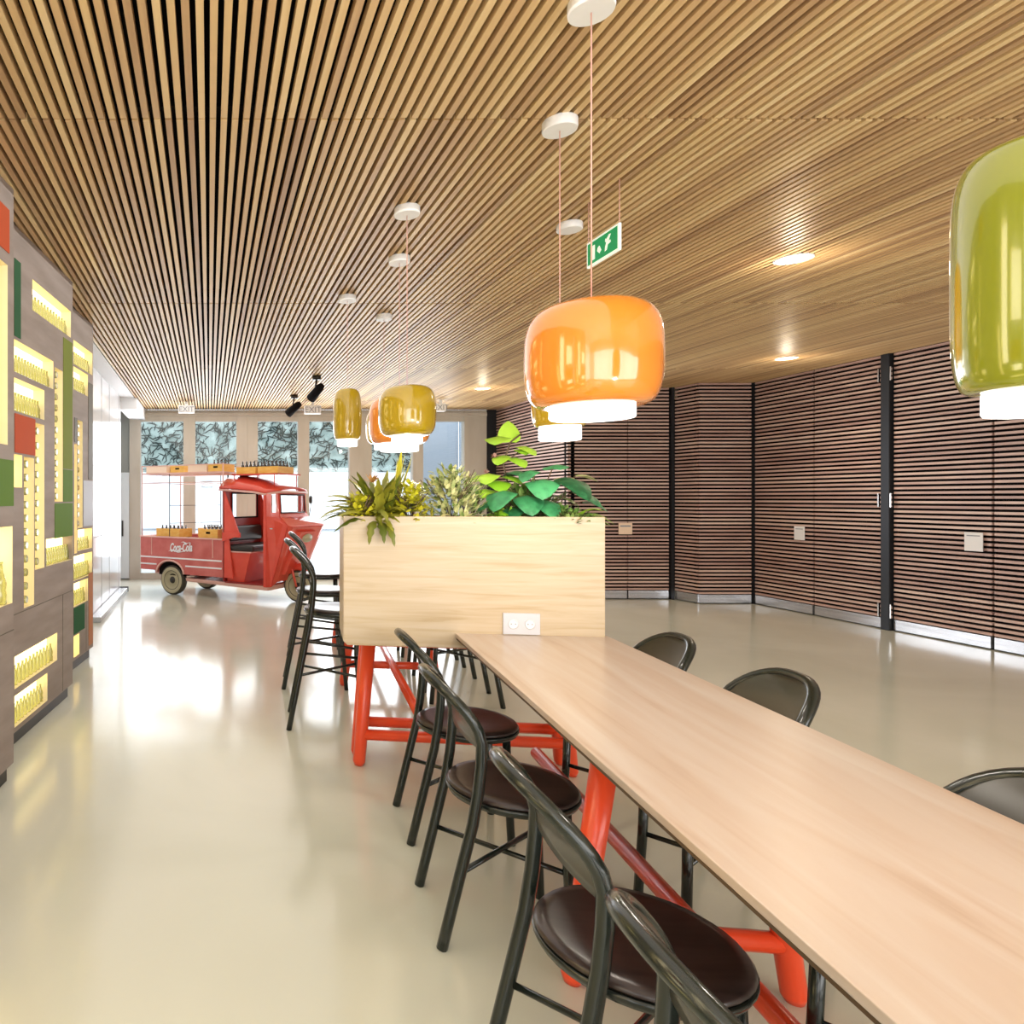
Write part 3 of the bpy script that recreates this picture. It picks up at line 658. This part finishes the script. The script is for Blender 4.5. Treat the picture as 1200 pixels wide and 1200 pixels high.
for iu, (uu, ze, zc, hwid) in enumerate([(.72, 1.475, 1.64, .47), (.95, 1.47, 1.62, .47), (1.25, 1.44, 1.56, .46), (1.42, 1.41, 1.50, .46), (1.58, 1.44, 1.47, .36)]):
    for k in range(K + 1):
        q = -1 + 2 * k / K; rows.append((uu, q * hwid, ze + (zc - ze) * (1 - abs(q) ** 2.6)))
rf.add(rows, [(i * (K + 1) + k, i * (K + 1) + k + 1, (i + 1) * (K + 1) + k + 1, (i + 1) * (K + 1) + k) for i in range(4) for k in range(K)], True)
ro = rf.build('roof', M['truck'], tk, recalc=False); sd = ro.modifiers.new('thick', 'SOLIDIFY'); sd.thickness = .025; sd.offset = -1
gut = MB().tube([(.72, -.475, 1.465), (1.25, -.468, 1.43), (1.42, -.465, 1.40), (1.58, -.37, 1.43), (1.58, .37, 1.43), (1.42, .465, 1.40)], .014, 8).build('gutter', M['pink'], ro)
# front: side quarter panels, windscreen frame, hood wedge, slanted front
fp = MB()
nx = lambda s_: 1.70 if s_ < 0 else 1.80
def quarter(s_):
    q = lambda *ps: fp.add(list(ps), [tuple(range(len(ps)))])
    w = s_ * .46; w2 = s_ * .36
    q((1.40, w, .22), (1.44, w, .22), (1.44, w, 1.41), (1.40, w, 1.41))            # door post
    q((1.44, w, .22), (1.47, s_ * .40, .22), (nx(s_), s_ * .38, 1.0), (1.60, s_ * .38, 1.10), (1.44, w, 1.12))       # side skin below the quarter light
    q((1.44, w, 1.12), (1.49, s_ * .42, 1.11), (1.49, s_ * .42, 1.41), (1.44, w, 1.41))
    q((1.535, s_ * .385, 1.10), (1.57, w2, 1.10), (1.55, w2, 1.43), (1.53, s_ * .38, 1.42))
    q((1.49, s_ * .42, 1.11), (1.57, s_ * .37, 1.10), (1.57, s_ * .37, 1.17), (1.49, s_ * .42, 1.17))
near_far(quarter)
q = lambda *ps: fp.add(list(ps), [tuple(range(len(ps)))])
q((1.60, -.38, 1.10), (1.70, -.37, 1.0), (1.80, .42, 1.0), (1.60, .38, 1.10))      # sloping hood
q((1.57, -.36, 1.10), (1.57, .36, 1.10), (1.565, .36, 1.165), (1.565, -.36, 1.165)); q((1.60, -.38, 1.10), (1.60, .38, 1.10), (1.56, .36, 1.16), (1.56, -.36, 1.16))
q((1.55, -.36, 1.395), (1.55, .36, 1.395), (1.55, .36, 1.44), (1.55, -.36, 1.44))
q((1.565, -.36, 1.10), (1.565, -.32, 1.10), (1.55, -.32, 1.44), (1.55, -.36, 1.44)); q((1.565, .36, 1.10), (1.565, .32, 1.10), (1.55, .32, 1.44), (1.55, .36, 1.44))
q((1.70, -.37, 1.0), (1.73, -.31, .985), (1.50, -.30, .28), (1.47, -.40, .22)); q((1.80, .42, 1.0), (1.81, .36, .985), (1.50, .30, .28), (1.47, .40, .22))
q((1.70, -.37, 1.0), (1.80, .42, 1.0), (1.81, .36, .985), (1.73, -.31, .985))
q((1.73, -.31, .985), (1.81, .36, .985), (1.50, .30, .28), (1.50, -.30, .28))
fo = fp.build('cab_front', M['truck'], tk, recalc=False); sd = fo.modifiers.new('thick', 'SOLIDIFY'); sd.thickness = .018; sd.offset = 0
# raised front panel
def fpt(w, t, o=0): # t 0 bottom .. 1 top of the slanted front
    return (1.50 + (.27 + .11 * w) * t + o, w, .28 + .705 * t)
rp = MB(); rp.prism([(-.23, .12), (-.17, .92), (.20, .92), (.23, .12)], lambda a, b: fpt(a, b), lambda a, b: fpt(a * .93, b * .97 + .012, .045)); pnl = rp.build('front_panel', M['truck'], tk)
MB().lathe([(0, .03), (.07, .025), (.085, 0), (.09, -.02)], 24, cap=False, xf=lambda p: (1.765 + p[2] , p[0] * 1.3 + .03, .84 + p[1] * .7)).build('headlight', M['hub'], pnl)
for s_ in (-1, 1):
    MB().tube([(1.495, s_ * .415, 1.15), (1.495, s_ * .415, 1.39), (1.53, s_ * .385, 1.39), (1.55, s_ * .375, 1.15)], .007, 6, closed=True).build('quarter_light_seal', M['chrome'], tk)
MB().tube([(1.575, -.32, 1.165), (1.575, .32, 1.165), (1.56, .32, 1.395), (1.56, -.32, 1.395)], .010, 8, closed=True).build('windscreen_seal', M['dkmetal'], tk)
MB().add([(1.57, -.32, 1.165), (1.57, .32, 1.165), (1.555, .32, 1.395), (1.555, -.32, 1.395)], [(0, 1, 2, 3)]).build('windscreen', M['glass'], tk)
MB().box(1.50, 1.54, -.475, -.455, .96, .975).build('door_catch', M['chrome'], fo)
# cab floor, seat, steering fork, front wheel, mirror
box(.79, 1.44, -.44, .44, .23, .25).build('cab_floor', M['truckdark'], tk)
sb = MB(); sb.hexa([(.80, -.40, .25), (1.05, -.38, .25), (1.05, .38, .25), (.80, .40, .25)], [(.80, -.43, .64), (1.18, -.43, .64), (1.18, .43, .64), (.80, .43, .64)]); sb.build('seat_base', M['truck'], tk)
box(.80, 1.20, -.44, .44, .64, .655).build('seat_trim', M['pink'], tk); box(.81, 1.22, -.43, .43, .655, .735).build('seat_cushion', M['leather'], tk, bevel=.025)
box(.795, .85, -.40, .40, .78, .98).build('seat_back', M['leather'], tk, bevel=.02)
wheel(1.66, .0, .205, .09, tk)
fk = MB(); fk.tube([(1.52, -.075, .62), (1.60, -.075, .42), (1.66, -.075, .205)], .016, 8); fk.tube([(1.52, .075, .62), (1.60, .075, .42), (1.66, .075, .205)], .016, 8); fk.build('front_fork', M['truck'], tk)
md = MB(); md.tube([(1.66 + .25 * math.cos(a), 0, .205 + .25 * math.sin(a)) for a in [2.9 - i * .22 for i in range(12)]], .05, 8); md.build('mudguard', M['truck'], tk)
ms = MB().tube([(1.5, .46, 1.02), (1.54, .52, 1.12), (1.55, .54, 1.27)], .005, 6).build('mirror_arm', M['dkmetal'], tk)
MB().lathe([(0, .012), (.04, .01), (.045, 0), (.04, -.01), (0, -.012)], 16, cap=False, xf=lambda p: (1.55 + p[2], .54 + p[0], 1.33 + p[1] * 1.3)).build('mirror', M['dkmetal'], ms)
MB().tube([(1.25, -.12, .25), (1.35, -.12, .80), (1.33, -.12, .93)], .02, 8).build('steering_column', M['dkmetal'], tk)
# cargo rack
rk = MB()
for (uu, ww) in [(-.66, -.45), (.765, -.45), (-.66, .45), (.765, .45)]: rk.tube([(uu, ww, .80), (uu, ww, 1.82)], .010, 8)
for zz, rr in ((1.81, .006), (1.70, .011), (1.57, .006)):
    rk.tube([(-.66, -.45, zz), (.765, -.45, zz), (.765, .45, zz), (-.66, .45, zz)], rr, 8, closed=True)
for ww in (-.3, -.15, 0, .15, .3): rk.tube([(-.66, ww, 1.69), (.765, ww, 1.69)], .005, 6)
rack = rk.build('cargo_rack', M['pink'], tk)
r2 = MB()
for (uu, ww, z0, z1, rr) in [(-.15, -.45, .8, 1.69, .006), (.40, .2, .55, 1.69, .013), (.1, .45, .8, 1.69, .006)]: r2.tube([(uu, ww, z0), (uu, ww, z1)], rr, 8)
for zz in (1.0, 1.25): r2.tube([(-.15, -.45, zz), (.1, .45, zz)], .004, 6)
r2.build('inner_posts', M['dkmetal'], rack)
rr_ = MB(); rr_.box(.80, 1.52, -.30, -.275, 1.655, 1.675); rr_.box(.80, 1.52, .275, .30, 1.655, 1.675); rr_.box(.80, .83, -.30, .30, 1.655, 1.675); rr_.box(1.49, 1.52, -.30, .30, 1.655, 1.675); rr_.box(.83, 1.49, -.275, .275, 1.655, 1.665)
for uu in (.84, 1.46):
    for ww in (-.29, .29): rr_.tube([(uu, ww, 1.45), (uu, ww, 1.66)], .008, 6)
rrk = rr_.build('roof_rack', M['truck'], tk)
MB().tube([(.80, .28, 1.67), (.80, .28, 1.88), (1.30, .28, 1.86), (1.30, .28, 1.67)], .005, 6).build('rack_rail', M['dkmetal'], rrk)

# crates and the bottles in them
CR = Matrix.Translation((-.17, 9.99, 0)) @ Matrix.Rotation(HD, 4, 'Z')
cb = bottle_mesh('glass_bottle', .155, M['bottledark']); cb_used = []
def crate(u, w, z, lu, lw, h, mk, lb, nb=(4, 3), hole=True, desc='', turn=0):
    p = CR @ Vector((u, w, z)); t = thing('bottle_crate', lb, 'crate', p, HD + turn, 'drink crates on the truck')
    m = MB(); a, b = lu / 2, lw / 2
    m.box(-a, a, -b, -b + .012, 0, h); m.box(-a, a, b - .012, b, 0, h); m.box(-a, -a + .012, -b + .012, b - .012, 0, h); m.box(a - .012, a, -b + .012, b - .012, 0, h); m.box(-a + .012, a - .012, -b + .012, b - .012, 0, .012)
    m.build('crate_body', M[mk], t)
    if hole:
        g = MB(); g.box(-.035, .035, -b - .002, -b, h * .5, h * .72); g.build('hand_hole', M['black'], t)
    for i in range(nb[0]):
        for j in range(nb[1]):
            o = cb if not cb_used else cb.copy()
            if cb_used: C.objects.link(o)
            cb_used.append(1)
            q = Matrix.Rotation(HD + turn, 4, 'Z') @ Vector(((i + .5) / nb[0] * (lu - .05) - a + .025, (j + .5) / nb[1] * (lw - .05) - b + .025, .0125)); o.location = p + q
            tag(o, 'dark bottle standing in the %s' % desc, 'bottle', 'bottles in the %s' % desc)
crate(1.0, -.05, 1.676, .30, .42, .09, 'crate', 'yellow bottle crate on the cab roof, rear one', (4, 4), False, 'rear crate on the truck cab roof')
crate(1.34, -.05, 1.676, .30, .42, .09, 'crate', 'orange bottle crate on the cab roof, front one', (4, 4), False, 'front crate on the truck cab roof')
crate(.62, -.28, 1.705, .24, .28, .11, 'crate', 'orange crate on the upper rack at its front end next to the cab', (3, 3), True, 'upper rack crate nearest the cab')
crate(-.06, -.22, 1.705, .25, .34, .10, 'crate', 'orange crate in the middle of the upper rack', (0, 0), True)
crate(-.40, -.24, 1.705, .38, .40, .11, 'cratepale', 'long pale crate at the rear end of the upper rack', (0, 0), False)
crate(.32, -.24, 1.705, .32, .38, .11, 'cratepale', 'long pale crate on the upper rack between two orange ones', (0, 0), False)
crate(-.25, -.22, .80, .42, .30, .12, 'crate', 'yellow bottle crate in the truck bed, rear one', (5, 3), False, 'rear crate in the truck bed')
crate(.46, -.22, .80, .32, .30, .13, 'crate', 'yellow bottle crate in the truck bed, front one with hand hole', (4, 3), True, 'front crate in the truck bed')
crate(.12, .22, .80, .32, .30, .12, 'crate', 'yellow bottle crate on the far side of the truck bed', (3, 3), True, 'far side crate in the truck bed')
for (u, w, z0, z1, su, sw, lb) in [(-.25, -.22, .531, .798, .36, .26, 'under the rear crate'), (.46, -.22, .531, .798, .28, .26, 'under the front crate'), (.12, .22, .531, .798, .28, .26, 'under the far side crate')]:
    p = CR @ Vector((u, w, z0)); tag(box(-su / 2, su / 2, -sw / 2, sw / 2, 0, z1 - z0).build('dark_box', M['dkmetal'], loc=p, rot=(0, 0, HD)), 'dark low box in the truck bed %s' % lb, 'box')

# ---------------------------------------------------------------- plants in the planter
PM = Matrix.Translation((1.181, 3.115, 0)) @ Matrix.Rotation(-A, 4, 'Z')
def blade(m, base, azim, elev, length, width, droop, shape='lance', fold=.15, seg=8, serr=0):
    """one leaf: rises at elev, then droops; returns its tip"""
    p = Vector(base); d = Vector((math.cos(azim) * math.cos(elev), math.sin(azim) * math.cos(elev), math.sin(elev))); side = Vector((-math.sin(azim), math.cos(azim), 0)); vs = []
    for i in range(seg + 1):
        t = i / seg
        if shape == 'lance': wd = width * math.sin(PI * min(1, .12 + t * .88)) ** .8
        elif shape == 'heart': wd = width * (math.sin(PI * (t * .93 + .04) ** .62)) ** .7
        else: wd = width * (1 - t) ** .6
        if serr: wd *= 1 + (serr if i % 2 else -serr)
        if i == seg: wd = .0004
        nrm = side.cross(d).normalized()
        vs += [p + side * wd / 2 + nrm * wd * fold, p, p - side * wd / 2 + nrm * wd * fold]
        p = p + d * (length / seg); d = (d + Vector((0, 0, -droop / seg))).normalized()
    fs = []
    for i in range(seg): a = i * 3; fs += [(a, a + 1, a + 4, a + 3), (a + 1, a + 2, a + 5, a + 4)]
    m.add(vs, fs, True); return p
def plant(name, label, x, y, parts, cat='plant'):
    loc = PM @ Vector((x, y, 1.235)); t = thing(name, label, cat, loc, -A)
    for nm, m, mk in parts: m.build(nm, M[mk], t, recalc=False)
    return t
R_ = random.Random(11); U = R_.uniform
# big arching plant at the left end
f1, f2, f3 = MB(), MB(), MB()
for k in range(75): blade(f1, (U(-.03, .03), U(-.03, .03), .02), U(0, 2 * PI), U(.25, 1.3), U(.16, .30), U(.032, .052), U(.7, 1.7), seg=12, serr=.16, fold=.3)
for az, el, L, dr in [(-2.6, .7, .36, 1.5), (-3.0, .9, .34, 1.6), (3.0, .6, .33, 1.4), (-1.9, .55, .30, 2.6), (-1.5, .6, .27, 2.9), (-1.2, .5, .28, 2.8), (.2, 1.0, .42, 1.5), (.05, .8, .40, 1.3)]:
    blade(f1, (0, 0, 0), az, el, L * (.8 if az in (-1.9, -1.5, -1.2) else 1), .042, dr, seg=12, serr=.2)
for k in range(5): blade(f2, (.06, U(-.02, .02), .02), U(-.3, .8), U(1.2, 1.5), U(.26, .34), .042, U(.1, .4), seg=8)
for k in range(18): blade(f3, (-.03, -.02, .19), U(0, 6.28), U(.2, 1.3), U(.04, .07), .014, .6, seg=4)
plant('arching_plant', 'olive arching plant with serrated leaves spilling over the left end of the planter', -.40, .09, [('foliage', f1, 'l_olive'), ('upright_leaves', f2, 'l_yellow'), ('bract', f3, 'orangeflower')])
def cushion(x, y, r, hgt, n, sz, mk, name, label, wd=.5):
    m = MB()
    for k in range(n):
        a, e = U(0, 6.28), U(0, PI / 2); q = U(.5, 1)
        blade(m, (r * math.cos(a) * math.cos(e) * q, r * .6 * math.sin(a) * math.cos(e) * q, hgt * math.sin(e) * q), a + U(-.6, .6), U(.1, 1.3), sz * U(.7, 1.2), sz * wd, U(0, 1.2), seg=4)
    s2 = MB()
    for k in range(14):
        a = U(0, 6.28); s2.tube([(0, 0, 0), (r * .4 * math.cos(a), r * .3 * math.sin(a), hgt * .5), (r * .8 * math.cos(a), r * .5 * math.sin(a), hgt * U(.6, .95))], .0018, 5)
    return plant(name, label, x, y, [('foliage', m, mk), ('stems', s2, 'stem')])
cushion(-.49, .04, .08, .14, 220, .026, 'l_yellow', 'golden_creeper', 'bright yellow leafy cushion at the left front corner of the planter', .8)
cushion(-.26, .06, .11, .19, 300, .03, 'l_yellow', 'golden_creeper', 'yellow leafy cushion right of the arching plant', .7)
cushion(-.07, .10, .17, .26, 560, .042, 'l_mid', 'variegated_shrub', 'cream and green small leaved shrub in the middle of the planter', .45)
cushion(.04, .20, .12, .22, 200, .035, 'l_small', 'small_leaf_shrub', 'dull green small leaved shrub behind the variegated one', .4)
cushion(.42, .08, .14, .07, 220, .035, 'l_small', 'ground_cover', 'low green ground cover at the right end of the planter', .5)
cushion(.30, .20, .20, .17, 380, .05, 'l_small', 'ground_cover', 'leafy green undergrowth behind the heart leaved plant', .5)
cushion(.17, .08, .07, .05, 60, .04, 'l_lime', 'ground_cover', 'tiny bright green seedlings beside the pebbles', .9)
hm, hs = MB(), MB()
for (x, z, az, sz, el, dr) in [(-.14, .15, -2.3, .17, .1, 2.2), (-.05, .13, -1.7, .16, -.1, 1.6), (.02, .20, -1.9, .18, .2, 2.2), (.10, .21, -1.1, .20, .1, 2.0), (.16, .15, -.8, .15, .0, 1.6), (-.10, .08, -2.2, .13, -.2, 1.2), (.02, .11, -1.4, .14, -.2, 1.4), (-.18, .10, 3.5, .12, .2, 1.5), (.19, .10, -.3, .12, .2, 1.6), (.06, .25, .9, .14, .6, 1.4), (-.04, .22, 2.2, .15, .6, 1.4), (-.02, .24, -2.4, .12, .3, 2.2)]:
    hs.tube([(0, 0, 0), (x * .4, -.01, z * .6), (x, -.03, z)], .0025, 6); blade(hm, (x, -.03, z), az, el, sz, sz * .82, dr, 'heart', fold=.12, seg=9)
plant('heart_leaf_plant', 'deep green plant with large heart shaped leaves at the right end of the planter', .32, .13, [('foliage', hm, 'l_dark'), ('stems', hs, 'stem')])
vm, vs_, vf, vv = MB(), MB(), MB(), MB()
path = [(.06, 0, 0), (.05, 0, .15), (.02, -.01, .28), (.05, -.02, .38), (.10, -.02, .42)]
vs_.tube(path, .004, 6); vs_.tube([(.05, 0, .15), (-.05, 0, .22), (-.10, 0, .20)], .003, 6); vs_.tube([(.02, -.01, .28), (.10, 0, .34), (.13, 0, .33)], .003, 6)
for (p, az, el, sz, dr) in [((.0, -.02, .40), -2.0, .3, .13, 1.6), ((.05, -.02, .38), 1.6, 1.3, .11, .3), ((.09, -.02, .36), -1.0, .1, .11, 1.6), ((.02, -.01, .32), -2.2, -.2, .09, 1.2), ((.07, 0, .31), -1.2, -.1, .10, 1.4), ((-.04, 0, .23), -2.0, .2, .12, 1.8), ((-.01, -.01, .20), -1.6, .0, .12, 1.4), ((.03, 0, .22), -1.0, .2, .11, 1.5), ((-.09, 0, .22), -2.6, -.1, .10, 1.2), ((.1, 0, .35), -1.5, .0, .08, 1.2), ((-.06, 0, .16), -1.9, 0, .1, 1.3)]:
    blade(vm, p, az, el, sz, sz * .95, dr, 'heart', fold=.1, seg=8)
for p in ((-.02, -.02, .31), (-.06, -.02, .235)):
    for k in range(16): blade(vf, p, U(0, 6.28), U(0, 1.4), .022, .01, .3, seg=3)
plant('lime_vine', 'tall lime green leaved vine rising behind the heart leaved plant', .17, .20, [('foliage', vm, 'l_lime'), ('stem', vs_, 'stem'), ('flower', vf, 'pinkflower')])
wv, ws = MB(), MB()
ws.tube([(0, 0, 0), (.03, 0, .14), (.08, 0, .22)], .003, 6)
for (p, az, el, sz) in [((.08, 0, .22), 0, .3, .11), ((.05, 0, .2), 2.6, .6, .07), ((.04, 0, .17), .3, .0, .08), ((.02, 0, .12), -.6, 0, .09), ((.05, 0, .2), -1.5, .6, .06)]: blade(wv, p, az, el, sz, sz * .6, 1.4, 'lance', seg=7)
plant('variegated_sprig', 'pale edged leafy sprig leaning over the right end of the planter', .42, .16, [('foliage', wv, 'l_mid'), ('stem', ws, 'stem')])
hf = MB()
for k in range(8): blade(hf, (U(-.02, .02), 0, 0), U(-1.2, .6), U(.4, 1.0), U(.14, .2), .035, U(1.5, 2.6), seg=8, serr=.15)
plant('trailing_fern', 'bright green trailing fern frond at the right front of the planter', .45, .08, [('foliage', hf, 'l_lime')])
peb = bmesh.new(); bmesh.ops.create_icosphere(peb, subdivisions=2, radius=.014); bmesh.ops.scale(peb, vec=(1.2, .9, .65), verts=peb.verts)
pme = bpy.data.meshes.new('pebble'); peb.to_mesh(pme); peb.free(); pme.materials.append(M['stone'])
for p in pme.polygons: p.use_smooth = True
for k in range(46):
    o = bpy.data.objects.new('pebble', pme); C.objects.link(o); x = U(-.28, .22) if k < 34 else U(.15, .5); s_ = U(.7, 1.3)
    o.scale = (s_, s_, s_); o.location = PM @ Vector((x, U(.035, .10), 1.2445)); o.rotation_euler = (0, 0, U(0, 3)); tag(o, 'pale pebble on the soil along the front edge of the planter', 'pebble', 'pebbles on the planter soil')
